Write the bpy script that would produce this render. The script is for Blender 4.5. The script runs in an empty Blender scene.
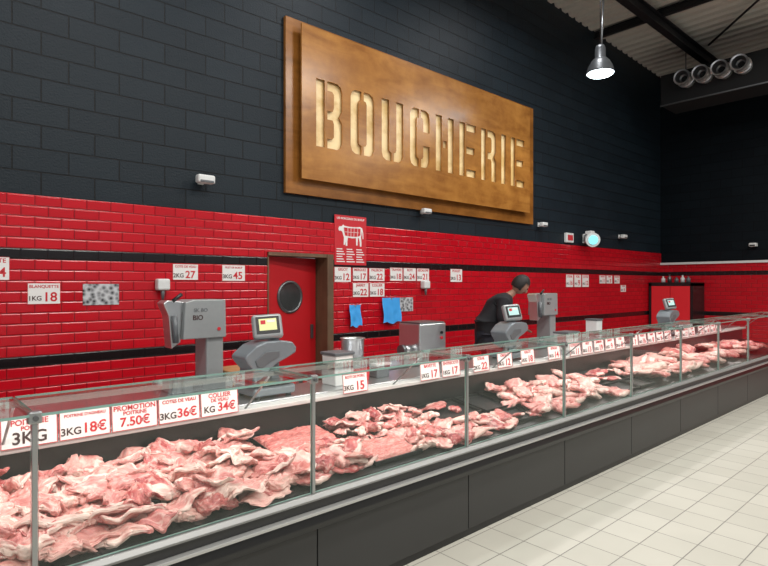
import bpy, bmesh, math, random
from mathutils import Vector, Matrix, noise
random.seed(7)
S=bpy.context.scene
S.view_settings.view_transform='Standard'
S.view_settings.look='None'
COL=S.collection
# ---------------------------------------------------------------- materials
def newmat(n):
    m=bpy.data.materials.new(n); m.use_nodes=True
    nt=m.node_tree; b=nt.nodes['Principled BSDF']
    return m,nt,b
def mat(n,c,rough=.5,metal=0,emit=None,es=0,bump=0,bscale=40,var=0):
    m,nt,b=newmat(n)
    b.inputs['Base Color'].default_value=(*c,1)
    b.inputs['Roughness'].default_value=rough
    b.inputs['Metallic'].default_value=metal
    if emit:
        b.inputs['Emission Color'].default_value=(*emit,1); b.inputs['Emission Strength'].default_value=es
    if var or bump:
        tc=nt.nodes.new('ShaderNodeTexCoord'); no=nt.nodes.new('ShaderNodeTexNoise')
        no.inputs['Scale'].default_value=bscale; no.inputs['Detail'].default_value=4
        nt.links.new(tc.outputs['Object'],no.inputs['Vector'])
        if var:
            mx=nt.nodes.new('ShaderNodeMix'); mx.data_type='RGBA'
            mx.inputs[6].default_value=(*[x*(1-var) for x in c],1); mx.inputs[7].default_value=(*[min(1,x*(1+var)) for x in c],1)
            nt.links.new(no.outputs['Fac'],mx.inputs[0]); nt.links.new(mx.outputs[2],b.inputs['Base Color'])
        if bump:
            bp=nt.nodes.new('ShaderNodeBump'); bp.inputs['Strength'].default_value=bump; bp.inputs['Distance'].default_value=.01
            nt.links.new(no.outputs['Fac'],bp.inputs['Height']); nt.links.new(bp.outputs['Normal'],b.inputs['Normal'])
    return m
def xz_vec(nt,ax,offz):
    tc=nt.nodes.new('ShaderNodeTexCoord'); sp=nt.nodes.new('ShaderNodeSeparateXYZ'); cb=nt.nodes.new('ShaderNodeCombineXYZ')
    nt.links.new(tc.outputs['Object'],sp.inputs[0])
    sub=nt.nodes.new('ShaderNodeMath'); sub.operation='SUBTRACT'; sub.inputs[1].default_value=offz
    nt.links.new(sp.outputs['Z'],sub.inputs[0])
    nt.links.new(sp.outputs[ax],cb.inputs[0]); nt.links.new(sub.outputs[0],cb.inputs[1])
    return sp,cb
def brick(nt,vec,w,h,mort,smooth,c1,c2,cm):
    br=nt.nodes.new('ShaderNodeTexBrick'); br.offset=.5; br.squash=1
    br.inputs['Scale'].default_value=1; br.inputs['Brick Width'].default_value=w; br.inputs['Row Height'].default_value=h
    br.inputs['Mortar Size'].default_value=mort; br.inputs['Mortar Smooth'].default_value=smooth; br.inputs['Bias'].default_value=0
    br.inputs['Color1'].default_value=(*c1,1); br.inputs['Color2'].default_value=(*c2,1); br.inputs['Mortar'].default_value=(*cm,1)
    nt.links.new(vec,br.inputs['Vector']); return br
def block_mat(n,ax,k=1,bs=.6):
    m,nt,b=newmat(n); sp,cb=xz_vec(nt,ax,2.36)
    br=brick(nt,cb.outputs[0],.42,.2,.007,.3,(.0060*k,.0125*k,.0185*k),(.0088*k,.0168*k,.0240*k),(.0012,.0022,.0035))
    nt.links.new(br.outputs['Color'],b.inputs['Base Color'])
    no=nt.nodes.new('ShaderNodeTexNoise'); no.inputs['Scale'].default_value=60; no.inputs['Detail'].default_value=6
    nt.links.new(cb.outputs[0],no.inputs['Vector'])
    ma=nt.nodes.new('ShaderNodeMath'); ma.operation='MULTIPLY_ADD'; ma.inputs[1].default_value=-1.4
    nt.links.new(br.outputs['Fac'],ma.inputs[0]); nt.links.new(no.outputs['Fac'],ma.inputs[2])
    bp=nt.nodes.new('ShaderNodeBump'); bp.inputs['Strength'].default_value=bs; bp.inputs['Distance'].default_value=.007
    nt.links.new(ma.outputs[0],bp.inputs['Height']); nt.links.new(bp.outputs['Normal'],b.inputs['Normal'])
    b.inputs['Roughness'].default_value=.52; b.inputs['Specular IOR Level'].default_value=.28*k
    return m
def tile_mat(n,ax):
    m,nt,b=newmat(n); sp,cb=xz_vec(nt,ax,.00697)
    br=brick(nt,cb.outputs[0],.2,.0905,.003,.1,(.53,.006,.015),(.46,.004,.012),(.16,.006,.010))
    z=sp.outputs['Z']
    def band(lo,hi):
        a=nt.nodes.new('ShaderNodeMath'); a.operation='GREATER_THAN'; a.inputs[1].default_value=lo
        c=nt.nodes.new('ShaderNodeMath'); c.operation='LESS_THAN'; c.inputs[1].default_value=hi
        d=nt.nodes.new('ShaderNodeMath'); d.operation='MULTIPLY'
        nt.links.new(z,a.inputs[0]); nt.links.new(z,c.inputs[0]); nt.links.new(a.outputs[0],d.inputs[0]); nt.links.new(c.outputs[0],d.inputs[1]); return d
    b1=band(1.817,1.9075); b2=band(.912,1.0025)
    ad=nt.nodes.new('ShaderNodeMath'); ad.operation='ADD'; nt.links.new(b1.outputs[0],ad.inputs[0]); nt.links.new(b2.outputs[0],ad.inputs[1])
    mx=nt.nodes.new('ShaderNodeMix'); mx.data_type='RGBA'; nt.links.new(ad.outputs[0],mx.inputs[0])
    nt.links.new(br.outputs['Color'],mx.inputs[6]); mx.inputs[7].default_value=(.010,.007,.008,1)
    nt.links.new(mx.outputs[2],b.inputs['Base Color'])
    b2_=brick(nt,cb.outputs[0],.2,.0905,.013,1,(1,1,1),(1,1,1),(0,0,0))
    bp=nt.nodes.new('ShaderNodeBump'); bp.invert=True; bp.inputs['Strength'].default_value=.65; bp.inputs['Distance'].default_value=.006
    nt.links.new(b2_.outputs['Fac'],bp.inputs['Height']); nt.links.new(bp.outputs['Normal'],b.inputs['Normal'])
    b.inputs['Roughness'].default_value=.2
    return m
def floor_mat():
    m,nt,b=newmat('floor_tile'); tc=nt.nodes.new('ShaderNodeTexCoord')
    br=brick(nt,tc.outputs['Object'],.25,.25,.0032,.1,(.53,.515,.45),(.48,.467,.405),(.20,.19,.17)); br.offset=0
    no=nt.nodes.new('ShaderNodeTexNoise'); no.inputs['Scale'].default_value=2.5; no.inputs['Detail'].default_value=5
    nt.links.new(tc.outputs['Object'],no.inputs['Vector'])
    mx=nt.nodes.new('ShaderNodeMix'); mx.data_type='RGBA'; mx.blend_type='MULTIPLY'; mx.inputs[0].default_value=.15
    nt.links.new(br.outputs['Color'],mx.inputs[6]); nt.links.new(no.outputs['Fac'],mx.inputs[7])
    nt.links.new(mx.outputs[2],b.inputs['Base Color']); b.inputs['Roughness'].default_value=.5
    bp=nt.nodes.new('ShaderNodeBump'); bp.invert=True; bp.inputs['Strength'].default_value=.4; bp.inputs['Distance'].default_value=.003
    nt.links.new(br.outputs['Fac'],bp.inputs['Height']); nt.links.new(bp.outputs['Normal'],b.inputs['Normal'])
    return m
def wood_mat(n,c1,c2,rough=.3,scale=(1.2,5,5),lo=.38,hi=.62):
    m,nt,b=newmat(n); tc=nt.nodes.new('ShaderNodeTexCoord'); mp=nt.nodes.new('ShaderNodeMapping'); mp.inputs['Scale'].default_value=scale
    no=nt.nodes.new('ShaderNodeTexNoise'); no.inputs['Scale'].default_value=1; no.inputs['Detail'].default_value=9; no.inputs['Distortion'].default_value=1.2
    nt.links.new(tc.outputs['Object'],mp.inputs[0]); nt.links.new(mp.outputs[0],no.inputs['Vector'])
    n2=nt.nodes.new('ShaderNodeTexNoise'); n2.inputs['Scale'].default_value=3; n2.inputs['Detail'].default_value=9; n2.inputs['Roughness'].default_value=.65
    nt.links.new(tc.outputs['Object'],n2.inputs['Vector'])
    av=nt.nodes.new('ShaderNodeMath'); av.operation='ADD'; nt.links.new(no.outputs['Fac'],av.inputs[0]); nt.links.new(n2.outputs['Fac'],av.inputs[1])
    hv=nt.nodes.new('ShaderNodeMath'); hv.operation='MULTIPLY'; hv.inputs[1].default_value=.5; nt.links.new(av.outputs[0],hv.inputs[0])
    cr=nt.nodes.new('ShaderNodeValToRGB'); cr.color_ramp.elements[0].position=lo; cr.color_ramp.elements[1].position=hi
    cr.color_ramp.elements[0].color=(*c1,1); cr.color_ramp.elements[1].color=(*c2,1)
    nt.links.new(hv.outputs[0],cr.inputs[0]); nt.links.new(cr.outputs[0],b.inputs['Base Color']); b.inputs['Roughness'].default_value=rough
    return m
def glass_mat(n,tint,f0=.03,f1=.45):
    # thin pane: Schlick reflectance computed from the facing angle on both sides
    m,nt,b=newmat(n); nt.nodes.remove(b); out=nt.nodes['Material Output']
    tr=nt.nodes.new('ShaderNodeBsdfTransparent'); tr.inputs[0].default_value=(*tint,1)
    gl=nt.nodes.new('ShaderNodeBsdfGlossy'); gl.inputs['Roughness'].default_value=.02; gl.inputs[0].default_value=(.9,1,.97,1)
    ge=nt.nodes.new('ShaderNodeNewGeometry'); dt=nt.nodes.new('ShaderNodeVectorMath'); dt.operation='DOT_PRODUCT'
    nt.links.new(ge.outputs['Normal'],dt.inputs[0]); nt.links.new(ge.outputs['Incoming'],dt.inputs[1])
    ab=nt.nodes.new('ShaderNodeMath'); ab.operation='ABSOLUTE'; nt.links.new(dt.outputs['Value'],ab.inputs[0])
    om=nt.nodes.new('ShaderNodeMath'); om.operation='SUBTRACT'; om.inputs[0].default_value=1; nt.links.new(ab.outputs[0],om.inputs[1])
    pw=nt.nodes.new('ShaderNodeMath'); pw.operation='POWER'; pw.inputs[1].default_value=5; nt.links.new(om.outputs[0],pw.inputs[0])
    ma=nt.nodes.new('ShaderNodeMath'); ma.operation='MULTIPLY_ADD'; ma.inputs[1].default_value=f1; ma.inputs[2].default_value=f0; nt.links.new(pw.outputs[0],ma.inputs[0])
    mx=nt.nodes.new('ShaderNodeMixShader'); nt.links.new(ma.outputs[0],mx.inputs[0]); nt.links.new(tr.outputs[0],mx.inputs[1]); nt.links.new(gl.outputs[0],mx.inputs[2])
    nt.links.new(mx.outputs[0],out.inputs[0]); return m
def meat_mat(n,stops,scale=8,dist=1.1,bump=.5,rough=.36,fat=(.86,.64,.57)):
    m,nt,b=newmat(n); tc=nt.nodes.new('ShaderNodeTexCoord'); oi=nt.nodes.new('ShaderNodeObjectInfo')
    mu=nt.nodes.new('ShaderNodeMath'); mu.operation='MULTIPLY'; mu.inputs[1].default_value=37
    nt.links.new(oi.outputs['Random'],mu.inputs[0])
    va=nt.nodes.new('ShaderNodeVectorMath'); va.operation='ADD'; nt.links.new(tc.outputs['Object'],va.inputs[0]); nt.links.new(mu.outputs[0],va.inputs[1])
    mp=nt.nodes.new('ShaderNodeMapping'); mp.inputs['Scale'].default_value=(.6,2.6,2.6); nt.links.new(va.outputs[0],mp.inputs[0])
    no=nt.nodes.new('ShaderNodeTexNoise'); no.inputs['Scale'].default_value=scale; no.inputs['Detail'].default_value=7; no.inputs['Roughness'].default_value=.6; no.inputs['Distortion'].default_value=dist
    nt.links.new(mp.outputs[0],no.inputs['Vector'])
    sh=nt.nodes.new('ShaderNodeMath'); sh.operation='MULTIPLY_ADD'; sh.inputs[1].default_value=.22
    nt.links.new(oi.outputs['Random'],sh.inputs[0]); nt.links.new(no.outputs['Fac'],sh.inputs[2])
    cr=nt.nodes.new('ShaderNodeValToRGB')
    while len(cr.color_ramp.elements)<len(stops): cr.color_ramp.elements.new(.5)
    for i,(p,c) in enumerate(stops): cr.color_ramp.elements[i].position=p; cr.color_ramp.elements[i].color=(*c,1)
    nt.links.new(sh.outputs[0],cr.inputs[0])
    at=nt.nodes.new('ShaderNodeAttribute'); at.attribute_name='fat'
    mx=nt.nodes.new('ShaderNodeMix'); mx.data_type='RGBA'; nt.links.new(at.outputs['Fac'],mx.inputs[0]); nt.links.new(cr.outputs[0],mx.inputs[6]); mx.inputs[7].default_value=(*fat,1)
    nt.links.new(mx.outputs[2],b.inputs['Base Color'])
    n2=nt.nodes.new('ShaderNodeTexNoise'); n2.inputs['Scale'].default_value=34; n2.inputs['Detail'].default_value=6; nt.links.new(mp.outputs[0],n2.inputs['Vector'])
    bp=nt.nodes.new('ShaderNodeBump'); bp.inputs['Strength'].default_value=bump; bp.inputs['Distance'].default_value=.006
    nt.links.new(n2.outputs['Fac'],bp.inputs['Height']); nt.links.new(bp.outputs['Normal'],b.inputs['Normal'])
    b.inputs['Roughness'].default_value=rough
    return m
def photo_mat():
    m,nt,b=newmat('printed_picture'); tc=nt.nodes.new('ShaderNodeTexCoord'); v=nt.nodes.new('ShaderNodeTexVoronoi'); v.inputs['Scale'].default_value=26
    nt.links.new(tc.outputs['Object'],v.inputs['Vector']); cr=nt.nodes.new('ShaderNodeValToRGB')
    cr.color_ramp.elements[0].position=.12; cr.color_ramp.elements[0].color=(.012,.012,.014,1); cr.color_ramp.elements[1].position=.72; cr.color_ramp.elements[1].color=(.55,.56,.58,1)
    nt.links.new(v.outputs['Distance'],cr.inputs[0]); nt.links.new(cr.outputs[0],b.inputs['Base Color']); return m
M={}
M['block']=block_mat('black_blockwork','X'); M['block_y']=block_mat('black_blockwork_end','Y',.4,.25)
M['tile']=tile_mat('red_metro_tile','X'); M['tile_y']=tile_mat('red_metro_tile_end','Y')
M['floor']=floor_mat()
M['wood']=wood_mat('varnished_plywood',(.25,.095,.018),(.44,.195,.042),.24)
M['wood_dk']=wood_mat('varnished_plywood_frame',(.19,.070,.013),(.34,.135,.027),.26)
M['wood_lit']=wood_mat('lit_look_plywood',(.68,.45,.17),(.95,.74,.40),scale=(1.2,2,2),lo=.42,hi=.56)  # pale tone paints in the light on the board behind the letters
M['block_wood']=wood_mat('chopping_wood',(.34,.17,.07),(.5,.28,.12),.5)
M['frame']=wood_mat('door_frame_wood',(.10,.055,.03),(.17,.10,.055),.5,(9,9,1))
M['steel']=mat('brushed_steel',(.62,.63,.64),.28,.9,bump=.08,bscale=120)
M['poststeel']=mat('post_steel',(.36,.37,.37),.3,.8,bump=.08,bscale=120)
M['steel_d']=mat('dark_steel',(.16,.165,.17),.35,.8,bump=.05)
M['mirror']=mat('grey_glass',(.05,.055,.055),.1,.3,var=.5,bscale=9)
M['alu']=mat('aluminium_trim',(.50,.50,.49),.38,.6,bump=.03)
M['ledge']=mat('grey_ledge',(.26,.26,.255),.42,.3,bump=.03)
M['grey']=mat('grey_enamel',(.31,.325,.33),.34,.25,var=.05)
M['scaleg']=mat('blue_grey_enamel',(.19,.215,.235),.32,.2,var=.05)
M['greyd']=mat('dark_grey_enamel',(.12,.13,.14),.4,.1,var=.05)
M['lampg']=mat('lamp_grey_enamel',(.07,.075,.08),.35,.3,var=.05)
M['panel']=mat('charcoal_panel',(.030,.030,.030),.38,.1,var=.1,bscale=3)
M['blk']=mat('black_plastic',(.010,.010,.011),.35,bump=.05)
M['blkm']=mat('black_matte',(.005,.006,.007),.8,bump=.05)
M['white']=mat('white_plastic',(.70,.71,.70),.4,var=.03)
M['rail']=mat('white_rail',(.58,.57,.55),.45,var=.03)
M['card']=mat('white_card',(.80,.78,.76),.55,var=.02)
M['redp']=mat('red_ink',(.55,.015,.025),.5,var=.03)
M['inkb']=mat('dark_ink',(.05,.02,.02),.5,var=.03)
M['faint']=mat('faint_marking',(.14,.15,.16),.5,var=.03)
M['reddoor']=mat('red_door_laminate',(.48,.009,.014),.35,var=.06,bscale=2)
M['redcab']=mat('red_cabinet_laminate',(.75,.015,.025),.6,var=.06,bscale=2)
M['blue']=mat('blue_plastic',(.05,.36,.82),.5,var=.12,bscale=12)
M['screen']=mat('lit_screen',(.3,.3,.1),.3,emit=(.75,.76,.40),es=.75,var=.02)
M['screenb']=mat('lit_screen_blue',(.2,.3,.3),.3,emit=(.5,.75,.7),es=.75,var=.02)
M['lamp']=mat('lamp_glow',(1,1,1),.4,emit=(.80,.95,1),es=12,var=.01)
M['cyan']=mat('cyan_lens',(.2,.8,.8),.3,emit=(.20,.75,.9),es=1.0,var=.01)
M['ceil']=mat('ceiling_sheet',(.50,.48,.43),.55,.0,var=.06,bscale=3)
M['beam']=mat('painted_steel_beam',(.012,.013,.015),.5,.2,bump=.05)
M['glass']=glass_mat('clear_glass',(.975,.99,.982))
M['gedge']=mat('glass_edge_green',(.22,.38,.33),.15,var=.05)
M['skin']=mat('skin_tone',(.36,.19,.13),.55,var=.05)
M['hair']=mat('dark_hair',(.012,.010,.009),.6,bump=.4)
M['cloth']=mat('black_cloth',(.010,.010,.013),.85,bump=.3,bscale=90)
M['cloth2']=mat('dark_trousers',(.02,.02,.03),.85,bump=.3,bscale=90)
M['meat']=meat_mat('fresh_pork_meat',[(.38,(.38,.07,.07)),(.51,(.54,.155,.145)),(.66,(.67,.285,.255)),(.86,(.77,.46,.40))])
M['beef']=meat_mat('fresh_beef_meat',[(.40,(.24,.02,.025)),(.56,(.43,.07,.07)),(.70,(.56,.17,.15)),(.88,(.70,.38,.32))])
M['pale']=meat_mat('pale_veal_meat',[(.38,(.50,.145,.13)),(.52,(.65,.275,.245)),(.66,(.74,.40,.355)),(.84,(.80,.55,.48))])
M['mince']=meat_mat('minced_meat',[(.35,(.38,.05,.05)),(.5,(.54,.12,.11)),(.66,(.66,.24,.21)),(.85,(.76,.42,.37))],scale=30,dist=0,bump=1)
M['photo']=photo_mat()
# ---------------------------------------------------------------- mesh builder
class MB:
    def __init__(s): s.bm=bmesh.new(); s.mats=[]
    def mi(s,m):
        m=M[m] if isinstance(m,str) else m
        if m not in s.mats: s.mats.append(m)
        return s.mats.index(m)
    def _merge(s,b2,m,smooth=False,mtx=None):
        if mtx is not None: b2.transform(mtx)
        i=s.mi(m)
        for f in b2.faces: f.material_index=i; f.smooth=smooth
        me=bpy.data.meshes.new('t'); b2.to_mesh(me); b2.free(); s.bm.from_mesh(me); bpy.data.meshes.remove(me)
    def box(s,x0,x1,y0,y1,z0,z1,m,bev=0,rot=None,pivot=None):
        b=bmesh.new(); bmesh.ops.create_cube(b,size=1)
        b.transform(Matrix.Translation(((x0+x1)/2,(y0+y1)/2,(z0+z1)/2))@Matrix.Diagonal((abs(x1-x0),abs(y1-y0),abs(z1-z0),1)))
        if bev: bmesh.ops.bevel(b,geom=list(b.edges),offset=bev,segments=3 if bev>.015 else 2,affect='EDGES',profile=.5)
        mt=None
        if rot is not None:
            p=Vector(pivot or ((x0+x1)/2,(y0+y1)/2,(z0+z1)/2)); mt=Matrix.Translation(p)@rot@Matrix.Translation(-p)
        s._merge(b,m,False,mt); return s
    def cyl(s,p0,p1,r,m,r2=None,seg=16):
        p0=Vector(p0); p1=Vector(p1); d=p1-p0
        b=bmesh.new(); bmesh.ops.create_cone(b,cap_ends=True,segments=seg,radius1=r,radius2=r if r2 is None else r2,depth=d.length)
        q=d.to_track_quat('Z','Y').to_matrix().to_4x4()
        i=s.mi(m); 
        b.transform(Matrix.Translation((p0+p1)/2)@q)
        for f in b.faces: f.smooth=len(f.verts)==4
        for f in b.faces: f.material_index=i
        me=bpy.data.meshes.new('t'); b.to_mesh(me); b.free(); s.bm.from_mesh(me); bpy.data.meshes.remove(me); return s
    def lathe(s,prof,c,m,axis='Z',seg=28,smooth=True):
        b=bmesh.new(); rings=[]
        for r,z in prof:
            rings.append([b.verts.new((r*math.cos(2*math.pi*k/seg),r*math.sin(2*math.pi*k/seg),z)) for k in range(seg)])
        for a,c2 in zip(rings,rings[1:]):
            for k in range(seg): b.faces.new((a[k],a[(k+1)%seg],c2[(k+1)%seg],c2[k]))
        q=Matrix.Identity(4)
        if axis=='X': q=Matrix.Rotation(math.radians(90),4,'Y')
        if axis=='-X': q=Matrix.Rotation(math.radians(-90),4,'Y')
        if axis=='-Y': q=Matrix.Rotation(math.radians(90),4,'X')
        s._merge(b,m,smooth,Matrix.Translation(c)@q); return s
    def prism(s,pts,axis,a0,a1,m,bev=0):
        b=bmesh.new()
        def P(p,a):
            return {'X':(a,p[0],p[1]),'Y':(p[0],a,p[1]),'Z':(p[0],p[1],a)}[axis]
        v0=[b.verts.new(P(p,a0)) for p in pts]; v1=[b.verts.new(P(p,a1)) for p in pts]
        b.faces.new(v0); b.faces.new(v1[::-1]); n=len(pts)
        for i in range(n): b.faces.new((v0[i],v1[i],v1[(i+1)%n],v0[(i+1)%n]))
        bmesh.ops.recalc_face_normals(b,faces=list(b.faces))
        if bev: bmesh.ops.bevel(b,geom=list(b.edges),offset=bev,segments=2,affect='EDGES',profile=.5)
        s._merge(b,m); return s
    def ball(s,c,r,m,sc=(1,1,1),sub=3):
        b=bmesh.new(); bmesh.ops.create_icosphere(b,subdivisions=sub,radius=r)
        s._merge(b,m,True,Matrix.Translation(c)@Matrix.Diagonal((*sc,1))); return s
    def done(s,name,parent=None,origin=None,label=None):
        me=bpy.data.meshes.new(name); o=Vector(origin) if origin is not None else (world_loc(parent) if parent else Vector((0,0,0)))
        s.bm.transform(Matrix.Translation(-o)); s.bm.to_mesh(me); s.bm.free()
        for m in s.mats: me.materials.append(m)
        ob=bpy.data.objects.new(name,me); COL.objects.link(ob)
        if parent: 
            ob.parent=parent; ob.location=o-world_loc(parent)
        else: ob.location=o
        if label: ob['label']=label
        return ob
def world_loc(o):
    v=Vector((0,0,0))
    while o: v+=o.location; o=o.parent
    return v
def thing(name,loc,label,cat,group=None):
    o=bpy.data.objects.new(name,None); o.empty_display_size=.1; o.location=loc; COL.objects.link(o)
    o['label']=label; o['category']=cat
    if group: o['group']=group
    return o
def tag(o,label,cat,group=None):
    o['label']=label; o['category']=cat
    if group: o['group']=group
    return o
def struct(o): o['kind']='structure'; return o
def text(parent,s,size,m,loc,rot=(math.pi/2,0,0),name='lettering',ext=.0008,align='CENTER',sx=1):
    cu=bpy.data.curves.new('txt','FONT'); cu.body=s; cu.size=size; cu.extrude=ext; cu.align_x=align; cu.align_y='CENTER'; cu.offset=size*.018
    to=bpy.data.objects.new('txt',cu); COL.objects.link(to)
    bpy.context.view_layer.update()
    me=bpy.data.meshes.new_from_object(to.evaluated_get(bpy.context.evaluated_depsgraph_get()))
    bpy.data.objects.remove(to)
    me.transform(Matrix.Diagonal((sx,1,1,1)))
    me.materials.clear(); me.materials.append(M[m])
    ob=bpy.data.objects.new(name,me); COL.objects.link(ob); ob.rotation_euler=rot
    ob.location=Vector(loc)-(world_loc(parent) if parent else Vector((0,0,0)))
    if parent: ob.parent=parent
    return ob
# ---------------------------------------------------------------- room
WY=5.5; DX0,DX1,DZ=3.23,4.12,1.97
w=MB()
w.box(-4,14.2,WY,WY+.2,2.36,6.95,'block')
w.box(-4,DX0,WY-.02,WY+.2,0,2.36,'tile'); w.box(DX1,14.2,WY-.02,WY+.2,0,2.36,'tile'); w.box(DX0,DX1,WY-.02,WY+.2,DZ,2.36,'tile')
struct(w.done('wall_back'))
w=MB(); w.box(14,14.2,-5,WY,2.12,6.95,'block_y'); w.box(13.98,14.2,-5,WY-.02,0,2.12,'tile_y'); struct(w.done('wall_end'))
w=MB(); w.box(13.94,13.98,-5,WY-.02,2.08,2.13,'white'); struct(w.done('trim_1'))
w=MB(); w.box(-4,14.2,-5,WY+.2,-.1,0,'floor'); struct(w.done('floor'))
w=MB(); w.box(DX0-.3,DX1+.3,WY+1.2,WY+1.25,0,2.3,'blkm'); struct(w.done('wall_corridor'))
b=MB(); prof=[]; x=-4.
def cz(x): return 6.98-.028*(x-0)
while x<14.2:
    for dx,dz in ((0,0),(.12,0),(.15,.05),(.22,.05)): prof.append((x+dx,cz(x+dx)+dz))
    x+=.25
bm=b.bm; i=b.mi('ceil'); lo=[bm.verts.new((p[0],-5,p[1])) for p in prof]; hi=[bm.verts.new((p[0],WY+.2,p[1])) for p in prof]
for k in range(len(prof)-1):
    f=bm.faces.new((lo[k],hi[k],hi[k+1],lo[k+1]))
struct(b.done('ceiling'))
def ibeam_x(y,z,x0,x1,name='ceiling_beam'):
    b=MB(); b.box(x0,x1,y-.07,y+.07,z,z+.02,'beam').box(x0,x1,y-.07,y+.07,z+.2,z+.22,'beam').box(x0,x1,y-.01,y+.01,z+.02,z+.2,'beam')
    return tag(b.done(name,origin=((x0+x1)/2,y,z)),'black painted steel beam running under the ceiling','beam','black steel ceiling beams')
ibeam_x(4.2,6.3,-3,13.9); ibeam_x(1.4,6.3,-3,13.9)
def ibeam_y(x,z):
    b=MB(); y0,y1=-4.9,WY-.03; b.box(x-.05,x+.05,y0,y1,z,z+.015,'beam').box(x-.05,x+.05,y0,y1,z+.12,z+.135,'beam').box(x-.008,x+.008,y0,y1,z+.015,z+.12,'beam')
    return tag(b.done('ceiling_beam',origin=(x,0,z)),'thin black steel cross beam under the ribbed ceiling','beam','black steel ceiling beams')
ibeam_y(10.7,6.53); ibeam_y(7.2,6.53)
for x0,y0,x1,y1 in ((8.9,4.05,10.6,2.2),(10.8,2.4,12.6,4.0)):
    b=MB(); b.cyl((x0,y0,6.50),(x1,y1,6.50),.02,'beam',seg=8); tag(b.done('ceiling_brace',origin=(x0,y0,6.5)),'slim dark diagonal strut under the ribbed ceiling','strut','slim ceiling struts')
# ---------------------------------------------------------------- door
f=MB(); f.box(DX0-.0,DX0+.015,WY-.03,WY+.2,0,DZ,'frame').box(DX1-.09,DX1,WY-.06,WY+.2,0,DZ,'frame').box(DX0,DX1,WY-.05,WY+.2,DZ-.04,DZ,'frame')
struct(f.done('trim_2'))
d=thing('door_1',(DX0+.02,WY+.09,0),'red swing door standing slightly ajar with round porthole','door'); struct(d)
f=MB(); f.box(DX0+.02,DX1-.095,WY+.05,WY+.09,.01,DZ-.045,'reddoor',.004); f.done('door_leaf',d)
f=MB(); c=(3.60,WY+.045,1.46)
f.lathe([(.160,-.005),(.162,.012),(.176,.018),(.192,.012),(.195,-.005)],c,'steel_d','-Y'); f.done('porthole_frame',d)
f=MB(); f.lathe([(.001,.004),(.162,.004)],c,'mirror','-Y',smooth=False); f.done('porthole_glass',d)
f=MB(); f.box(3.93,3.97,WY+.03,WY+.05,.95,1.12,'steel_d',.004); f.done('push_plate',d)
d.rotation_euler=(0,0,.16)
# ---------------------------------------------------------------- BOUCHERIE sign
sg=thing('shop_sign',(6,WY-.01,2.65),'large varnished plywood sign with stencil cut word BOUCHERIE','sign')
b=MB(); b.box(3.45,8.46,WY-.05,WY-.002,2.65,4.66,'wood_dk',.004); b.done('back_board',sg)
b=MB(); b.box(3.72,8.10,WY-.112,WY-.106,3.10,4.14,'wood_lit'); b.done('lit_letter_sheet',sg,label='added pale golden sheet standing in for the lit back board behind the cut letters')  # added sheet, its pale colour stands in for light on the back board
for xx in (3.9,7.95):
    for zz in (2.95,4.4): b=MB(); b.box(xx-.05,xx+.05,WY-.134,WY-.05,zz-.04,zz+.04,'wood_dk'); b.done('spacer_block',sg)
def mir(p): return [(1-x,y) for x,y in p][::-1]
def flip(p): return [(x,1-y) for x,y in p][::-1]
R=lambda a,b_,c,d_:[(a,b_),(c,b_),(c,d_),(a,d_)]
Oh=[(.45,1),(.2,1),(.06,.96),(0,.88),(0,.12),(.06,.04),(.2,0),(.45,0),(.45,.14),(.37,.15),(.33,.19),(.33,.81),(.37,.85),(.45,.86)]
Uh=[(0,1),(.33,1),(.33,.19),(.37,.15),(.45,.14),(.45,0),(.2,0),(.06,.04),(0,.12)]
Ch=[(.55,1),(.8,1),(.94,.96),(1,.88),(1,.62),(.67,.62),(.67,.81),(.63,.85),(.55,.86)]
B3=[(.42,1),(.8,1),(.94,.96),(1,.88),(1,.6),(.88,.5),(1,.4),(1,.12),(.94,.04),(.8,0),(.42,0),(.42,.14),(.6,.14),(.67,.18),(.67,.38),(.62,.43),(.42,.43),(.42,.56),(.62,.56),(.67,.62),(.67,.82),(.6,.86),(.42,.86)]
R3=[(.42,1),(.8,1),(.94,.96),(1,.88),(1,.6),(.88,.5),(1,.4),(1,0),(.67,0),(.67,.38),(.62,.43),(.42,.43),(.42,.56),(.62,.56),(.67,.62),(.67,.82),(.6,.86),(.42,.86)]
G={'B':[R(0,0,.32,1),B3],'O':[Oh,mir(Oh)],'U':[Uh,mir(Uh)],'C':[Oh,Ch,flip(Ch)],
   'H':[R(0,0,.33,1),R(.67,0,1,1),R(.40,.43,.60,.56)],'E':[R(0,0,.33,1),R(.42,.86,1,1),R(.42,.43,.92,.56),R(.42,0,1,.14)],
   'R':[R(0,0,.32,1),R3],'I':[R(0,0,1,1)]}
cu=bpy.data.curves.new('signcut','CURVE'); cu.dimensions='2D'; cu.fill_mode='BOTH'; cu.extrude=.012
def addsp(pts):
    sp=cu.splines.new('POLY'); sp.points.add(len(pts)-1)
    for p,q in zip(sp.points,pts): p.co=(q[0],q[1],0,1)
    sp.use_cyclic_u=True
addsp([(3.60,2.82),(8.20,2.82),(8.20,4.59),(3.60,4.59)])
lw,lh=.385,.79; x=3.80; gap=(4.24-8*lw-.13)/8
for ch in 'BOUCHERIE':
    ww=.13 if ch=='I' else lw
    for pg in G[ch]: addsp([(x+a*ww,3.22+c*lh) for a,c in pg])
    x+=ww+gap
to=bpy.data.objects.new('t',cu); COL.objects.link(to); bpy.context.view_layer.update()
me=bpy.data.meshes.new_from_object(to.evaluated_get(bpy.context.evaluated_depsgraph_get())); bpy.data.objects.remove(to)
me.transform(Matrix.Rotation(math.pi/2,4,'X')); me.transform(Matrix.Translation((-6,-.128,-2.65)))
me.materials.clear(); me.materials.append(M['wood'])
fo=bpy.data.objects.new('front_board',me); COL.objects.link(fo); fo.parent=sg
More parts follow.
